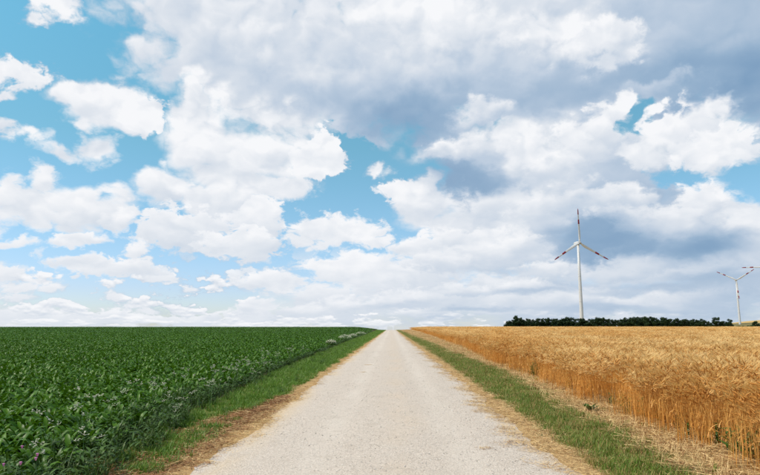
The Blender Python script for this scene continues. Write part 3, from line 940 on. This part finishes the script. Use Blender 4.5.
# purple thistles in the near corner of the crop
tw = [flower_weed('purple_thistle', .60, 1, 'petal_purple', .014, 9) for _ in range(2)]
for i, (x, y) in enumerate([(-2.70, 4.42), (-2.60, 4.36), (-2.66, 4.28), (-2.50, 4.22), (-2.95, 4.70)]):
    place(tw, i, x, y, U(.9, 1.0), 'slender weed with a single pink purple flower head', 'weed', 'purple flowering weeds')

def weed(name, n, H, L, Wd, stems):
    root = empty(name, (0, 0, 0))
    sb, lb = MB(), MB()
    for k in range(stems):
        mb, _ = stem_leafy(n, H * U(.7, 1.0), L, Wd, (0, 1), tilt=U(.05, .3))
        a = U(0, 6.28); off = np.array([U(-.09, .09), U(-.09, .09), 0]) * (stems > 1)
        c, s = math.cos(a), math.sin(a)
        vv = [np.array([v[0] * c - v[1] * s, v[0] * s + v[1] * c, v[2]]) + off for v in mb.v]
        for want, tgt in ((1, sb), (0, lb)):
            tgt.add(vv, [f for f, q in zip(mb.f, mb.m) if q == want], 0)
    for b, nm, mt in ((sb, 'stem', LIGHT_STEM), (lb, 'foliage', 'weed_leaf')):
        o = b.obj(nm, [mt], root)
    return root
wk = [weed('green_weed', 9, .5, .20, .055, 3) for _ in range(3)]
for i, (x, y, s) in enumerate([(745, 458, 1.0), (726, 447, .8), (655, 418, .8), (648, 415, .7), (600, 396, .75), (636, 411, .7), (683, 431, .6), (537, 376, 1.1), (541, 377, 1.0), (757, 462, .9), (700, 438, .55), (664, 423, .6), (620, 405, .55), (571, 388, .6), (712, 442, .5), (735, 452, .7)]):
    gx, gy = gpt(x, y)
    gx = float(edge_wheat(gy)) + U(.20, .42)
    lab = 'leafy green weed at the foot of the ripe wheat'
    place(wk, i, gx, gy, s, lab, 'weed', 'green weeds at the foot of the wheat')
bd = empty('broadleaf_weed', (0, 0, 0))
for k in range(9):
    mb = MB()
    ribbon(mb, (0, 0, -.01), k * 2.4, R(U(45, 75)), R(U(-10, 25)), U(.18, .28), U(.08, .12), 5, 0, interp_prof((0, .12), (.25, .3), (.5, 1), (.8, .8), (1, .05)), fold=.25)
    mb.obj('leaf', ['weed_leaf'], bd)
x, y = gpt(590, 412)
at_ground(bd, x, y)
tag(bd, 'low broadleaf weed rosette between the grass strip and the cut straw', 'weed')
# green tufts on the bare brown patch
def grass_thing(n, h0, h1, rad, mats):
    t_ = tuft(n, h0, h1, rad, list(range(len(mats))), w=.010)
    return t_.obj('grass_tuft', mats)
for (x, y, s) in [(205, 437, 1.5), (198, 442, 1.3), (213, 433, 1.2), (188, 449, 1.1), (178, 457, 1.3), (170, 463, 1.0), (222, 428, 1.2), (140, 473, 1.5), (160, 467, .8), (232, 421, 1.0), (152, 471, 1.0)]:
    gx, gy = gpt(x, y)
    o = grass_thing(110, .06, .17, .15, ['grass_lush', 'grass_green'])
    at_ground(o, gx, gy); o.scale = (s, s, .8)
    tag(o, 'small green grass tuft on the bare brown patch beside the road', 'grass tuft', 'tufts on the brown patch')
o = grass_thing(90, .08, .22, .16, ['grass_dark', 'bark'])
x, y = gpt(349, 349.5)
at_ground(o, x, y)
tag(o, 'dark lone tuft at the road edge beyond the flowering weeds', 'grass tuft')
o = grass_thing(16, .05, .12, .03, ['grass_dark', 'weed_leaf'])
x, y = gpt(542, 437)
at_ground(o, x, y)
tag(o, 'tiny dark sprout in the straw at the road edge below the wheat', 'grass tuft')
# wisps of straw lying out on the gravel
for (x, y, s, lab) in [(484, 452, .42, 'round pale straw wisp lying on the gravel near the straw edge'), (368, 366, .8, 'brown straw wisp lying on the gravel mid road'), (363, 373.5, .5, 'faint straw wisp lying on the gravel beside the brown one'),
                       (386, 339, 1.6, 'thin brown litter patch on the gravel toward the crest')]:
    gx, gy = gpt(x, y)
    t_ = straw_mat(90, .42, .05, .16, .006, [0, 0, 1] if s < .6 else [0, 1], thick=.02)
    o = t_.obj('straw_wisp', ['straw', 'straw_brown'], smooth=False)
    o.location = (gx, gy, float(roadz(gx, gy)) + .004)
    o.rotation_euler = (0, 0, .6)
    o.scale = (s, s * .8, .7)
    tag(o, lab, 'straw')

# ================================================================== windbreak beyond the wheat
def make_tree(H, Wd, light=False, kind=0):
    """trunk with limbs, crown of many leaf clumps"""
    root = empty('windbreak_tree', (0, 0, 0))
    tr = MB()
    def limb(a, b, r0, r1, K=5):
        a, b = np.array(a, float), np.array(b, float)
        d = (b - a) / np.linalg.norm(b - a)
        u = np.cross(d, [0.3, 0.9, 0.1]); u /= np.linalg.norm(u); w = np.cross(d, u)
        vs = [a + (u * math.cos(6.2832 * k / K) + w * math.sin(6.2832 * k / K)) * r0 for k in range(K)] + [b + (u * math.cos(6.2832 * k / K) + w * math.sin(6.2832 * k / K)) * r1 for k in range(K)]
        tr.add(vs, [(k, (k + 1) % K, (k + 1) % K + K, k + K) for k in range(K)], 0)
    limb((0, 0, -.3), (U(-.2, .2), U(-.2, .2), H * .55), .028 * H, .014 * H)
    limb((0, 0, H * .5), (U(-.3, .3), U(-.3, .3), H * .92), .015 * H, .004 * H)
    clumps = []
    for k in range(11):
        a = U(0, 6.28); z = H * U(.22, .85)
        rr_ = Wd * .5 * U(.35, .85) * (1.0 - .5 * max(0, z / H - .5))
        tip = (rr_ * math.cos(a), rr_ * math.sin(a), z + U(.1, .5))
        limb((0, 0, z * .72), tip, .008 * H, .003 * H, 4)
        clumps.append((tip, Wd * U(.16, .28)))
    clumps.append(((0, 0, H * .9), Wd * .2)); clumps.append(((0, 0, H * .62), Wd * .34)); clumps.append(((0, 0, H * .35), Wd * .36))
    cr = MB()
    for (c, r_) in clumps:
        for k in range(int(110 * (r_ / (Wd * .22)) ** 1.4)):
            v = np.array([rr.gauss(0, 1), rr.gauss(0, 1), rr.gauss(0, 1)]); v /= np.linalg.norm(v)
            q = np.array(c) + v * r_ * U(.35, 1.08) * np.array([1, 1, .85])
            s_ = U(.20, .42)
            a = np.array([rr.gauss(0, 1), rr.gauss(0, 1), rr.gauss(0, 1)]); a /= np.linalg.norm(a)
            b = np.cross(a, v); b /= (np.linalg.norm(b) + 1e-6)
            cr.add([q - a * s_, q + b * s_ * .6, q + a * s_, q - b * s_ * .6], [(0, 1, 2, 3)], 0)
    tr.obj('trunk', ['bark'], root)
    cr.obj('crown', ['tree_leaf_light' if light else 'tree_leaf'], root)
    return root

D_TREE = 430.0
dark = [make_tree(U(9.0, 10.6), U(4.6, 6.2)) for _ in range(7)]
pale = [make_tree(U(6.0, 7.2), U(4.4, 5.4), True) for _ in range(3)]
ti = 0
def tree_at(xpx, kinds, D, h, label, group=None):
    """h: height wanted, metres"""
    global ti
    ti += 1
    k = ti % len(kinds)
    o = kinds[k] if first_use.setdefault(id(kinds[k]), True) else copy_tree(kinds[k])
    first_use[id(kinds[k])] = False
    d = px_dir(xpx, 327.0); t = D / d[1]
    x, y = float(d[0] * t), float(D)
    o.location = (x, y, float(gz(x, y)))
    h = h - float(gz(x, y)) - 1.7
    H0 = max(v.co.z for v in o.children[0].data.vertices) if 'trunk' in o.children[0].name else 8.5
    s = h / (H0 * 1.07)
    o.rotation_euler = (0, 0, U(0, 6.28))
    o.scale = (s * U(.9, 1.15), s * U(.9, 1.15), s)
    return tag(o, label, 'tree', group)
# heights of the tree tops along the row, as they stand out against the sky
xs_t = np.array([506, 512, 518, 524, 535, 550, 566, 580, 597, 612, 628, 645, 663, 675, 690, 700])
hs_t = np.array([5.6, 7.8, 9.4, 8.0, 8.0, 8.2, 8.9, 8.3, 8.9, 8.0, 8.6, 9.3, 8.8, 8.0, 8.0, 7.4])
G1 = 'trees of the dark windbreak'
x = 507.0
n_row = 0
while x < 703:
    h = float(np.interp(x, xs_t, hs_t)) * U(.88, 1.07) + 0.3
    tree_at(x, dark, D_TREE + U(-3, 3), h, 'dark bushy tree in the dense windbreak beyond the wheat field', G1)
    x += U(2.3, 3.6)
x = 510.0
while x < 700:
    tree_at(x, dark, D_TREE + 9 + U(-2, 2), float(np.interp(x, xs_t, hs_t)) * U(.72, .92), 'dark bushy tree in the dense windbreak beyond the wheat field', G1)
    x += U(4.0, 6.0)
for xp, h in ((516.5, 10.2), (567, 9.6), (597, 9.6), (645, 9.9), (663, 9.4)):
    tree_at(xp, dark, D_TREE + 4, h, 'taller dark tree rising above its neighbours in the windbreak', 'taller trees of the windbreak')
for xp, h, kd in [(690, 6.0, 0), (694, 5.6, 1), (697, 6.4, 0), (699.5, 6.2, 0), (702, 7.4, 0), (705, 5.2, 1), (706.5, 5.8, 0), (709, 5.6, 0), (713.5, 5.8, 0), (719, 5.6, 0), (726.5, 5.4, 0), (731, 5.2, 0), (712, 5.0, 1), (716.5, 8.3, 0), (721, 5.4, 0), (724, 6.2, 0), (729, 6.9, 0), (733, 5.2, 1), (738, 4.6, 1), (743, 4.9, 1), (748, 4.6, 1), (752, 5.2, 1), (756.5, 6.2, 0), (762, 4.8, 1), (768, 5.4, 1)]:
    tree_at(xp, dark if kd == 0 else pale, D_TREE + U(-4, 4), h + (1.0 if kd == 0 else 1.7), 'dark tree standing loose at the thin end of the windbreak' if kd == 0 else 'low lighter green bush at the thin end of the windbreak',
            'loose trees at the end of the windbreak' if kd == 0 else 'low bushes at the end of the windbreak')

# ================================================================== wind turbines
m, T = material('turbine_white')
pos = T.n('ShaderNodeTexCoord').outputs['Object']
n = T.noise(pos, 0.3, 4.0, 0.6)
finish(m, T, T.mix(n, (.50, .51, .53), (.62, .63, .65)), 0.45, 0.4)
m, T = material('turbine_red')
n = T.noise(T.n('ShaderNodeTexCoord').outputs['Object'], 0.5, 3.0, 0.5)
finish(m, T, T.mix(n, (.20, .014, .02), (.28, .02, .026)), 0.5, 0.3)
m, T = material('turbine_grey')
n = T.noise(T.n('ShaderNodeTexCoord').outputs['Object'], 0.5, 3.0, 0.5)
finish(m, T, T.mix(n, (.30, .31, .33), (.38, .39, .41)), 0.5, 0.3)

def lathe(mb, prof, K, mat=0, axis='z', cap=True):
    vs, fs = [], []
    for (h, r_) in prof:
        for k in range(K):
            a = 2 * math.pi * k / K
            c = (r_ * math.cos(a), r_ * math.sin(a), h)
            vs.append(c if axis == 'z' else (c[0], -c[2], c[1]))
    for i in range(len(prof) - 1):
        for k in range(K):
            a, b = i * K + k, i * K + (k + 1) % K
            f = (a, b, b + K, a + K)
            fs.append(f if axis == 'z' else f[::-1])
    if cap:
        fs.append(tuple(range(K))[::-1]); fs.append(tuple(range((len(prof) - 1) * K, len(prof) * K)))
    mb.add(vs, fs, mat)

def blade_mesh(r0, r1, K=12, grow=0.0):
    """part of one blade from radius r0 to r1 along +z; the rotor plane is xz, wind from -y"""
    mb = MB()
    n = max(3, int((r1 - r0) / 1.6))
    vs, fs = [], []
    for i in range(n + 1):
        r_ = r0 + (r1 - r0) * i / n
        t = r_ / 41.0
        chord = float(np.interp(t, [0, .05, .10, .2, .5, .8, .95, 1.0], [1.9, 1.9, 2.4, 3.3, 2.4, 1.65, 1.3, .4])) + grow
        th = float(np.interp(t, [0, .05, .12, .25, .6, 1.0], [1.0, 1.0, .62, .30, .20, .16])) * chord
        tw = R(float(np.interp(t, [0, .15, .4, 1.0], [22, 18, 8, 1])))
        pre = -1.6 * t * t
        for k in range(K):
            a = 2 * math.pi * k / K
            cx = (math.cos(a) * .5 + (.18 if t > .08 else 0.0)) * chord
            cy = math.sin(a) * .5 * th * (1 - .35 * math.cos(a)) + 0
            vs.append((cx * math.cos(tw) - cy * math.sin(tw), pre + cx * math.sin(tw) + cy * math.cos(tw), r_))
    for i in range(n):
        for k in range(K):
            a, b = i * K + k, i * K + (k + 1) % K
            fs.append((a, b, b + K, a + K))
    fs.append(tuple(range(K))[::-1]); fs.append(tuple(range(n * K, (n + 1) * K)))
    mb.add(vs, fs, 0)
    return mb

HUB = 100.0
def make_turbine():
    root = empty('wind_turbine', (0, 0, 0))
    tw = MB()
    lathe(tw, [(-12, 2.35), (0, 2.3), (30, 2.02), (60, 1.72), (97.6, 1.35)], 28)
    tower = tw.obj('tower', ['turbine_white'], root)
    for h in (30.0, 60.0):
        r_ = float(np.interp(h, [0, 30, 60, 97.6], [2.3, 2.02, 1.72, 1.35]))
        fl = MB(); lathe(fl, [(h - .12, r_ + .03), (h + .12, r_ + .03)], 28)
        fl.obj('flange_ring', ['turbine_grey'], tower, smooth=False)
    head = bpy.data.objects.new('nacelle', None)
    nb = MB()
    # nacelle: rounded box tapering to the rear
    secs = [(-2.6, 1.25), (-2.0, 1.75), (1.0, 2.0), (5.5, 1.85), (7.6, 1.35), (8.0, .9)]
    vs, fs = [], []
    K = 16
    for (yy, s_) in secs:
        for k in range(K):
            a = 2 * math.pi * k / K
            c, s = math.cos(a), math.sin(a)
            vs.append((math.copysign(abs(c) ** .55, c) * s_ * .95, yy, HUB + math.copysign(abs(s) ** .55, s) * s_ + .2))
    for i in range(len(secs) - 1):
        for k in range(K):
            a, b = i * K + k, i * K + (k + 1) % K
            fs.append((b, a, a + K, b + K))
    fs.append(tuple(range(K))); fs.append(tuple(range((len(secs) - 1) * K, len(secs) * K))[::-1])
    nb.add(vs, fs, 0)
    nac = nb.obj('nacelle', ['turbine_white'], root)
    sn = MB()
    sn.add([(-.06, 5.6, HUB + 2.0), (.06, 5.6, HUB + 2.0), (.06, 5.7, HUB + 3.6), (-.06, 5.7, HUB + 3.6), (-.06, 5.9, HUB + 2.0), (.06, 5.9, HUB + 2.0), (.05, 5.8, HUB + 3.6), (-.05, 5.8, HUB + 3.6)],
           [(0, 1, 2, 3), (5, 4, 7, 6), (1, 5, 6, 2), (4, 0, 3, 7), (3, 2, 6, 7), (0, 4, 5, 1)], 0)
    sn.obj('wind_sensor', ['turbine_grey'], nac, smooth=False)
    bd_ = MB()
    lathe(bd_, [(HUB - 2.6, 1.4), (HUB - 1.2, 1.4)], 24)
    bd_.obj('yaw_collar', ['turbine_grey'], nac)
    hb = MB()
    lathe(hb, [(2.5, 1.5), (3.3, 1.75), (4.4, 1.7), (5.3, 1.25), (5.9, .6), (6.05, .1)], 20, axis='y')
    hub = hb.obj('hub', ['turbine_grey'], root, loc=(0, 0, HUB))
    return root
BL = blade_mesh(.9, 41.0).mesh('blade', ['turbine_white'])
STRIPES = [blade_mesh(22.5, 28.0, grow=.05).mesh('red_stripe', ['turbine_red']), blade_mesh(34.0, 41.02, grow=.05).mesh('red_stripe', ['turbine_red'])]
def add_blades(root, angles):
    for a in angles:
        b = bpy.data.objects.new('blade', BL)
        COL.objects.link(b); b.parent = root
        b.location = (0, -3.9, HUB)
        b.rotation_euler = (0, R(90 - a), 0)
        for st in STRIPES:
            s = bpy.data.objects.new('red_stripe', st)
            COL.objects.link(s); s.parent = b

def turbine_at(xpx, D, hub_y, angles, yaw, label):
    t = make_turbine()
    add_blades(t, angles)
    d = px_dir(xpx, 327.0)
    k = D / d[1]
    x, y = float(d[0] * k), float(D)
    # the hub stands where the photograph shows it
    d2 = px_dir(xpx, hub_y)
    zh = EYE + math.hypot(x, y) * d2[2] / math.hypot(d2[0], d2[1])
    t.location = (x, y, zh - HUB)
    t.rotation_euler = (0, 0, R(yaw))
    return tag(t, label, 'wind turbine', 'wind turbines'), zh - HUB - float(gz(x, y))
for args in ((582.2, 705.0, 243.0, (92, 212, 332), 14.0, 'large white wind turbine with red striped blades behind the windbreak'),
             (740.3, 1290.0, 280.0, (153, 33, 273), -20.0, 'small distant wind turbine with one blade pointing down its tower'),
             (773.0, 1080.0, 267.0, (180, 60, 300), -20.0, 'distant wind turbine of which only a level blade tip shows')):
    t, gap = turbine_at(*args)
    print('turbine foot above ground', round(gap, 2))
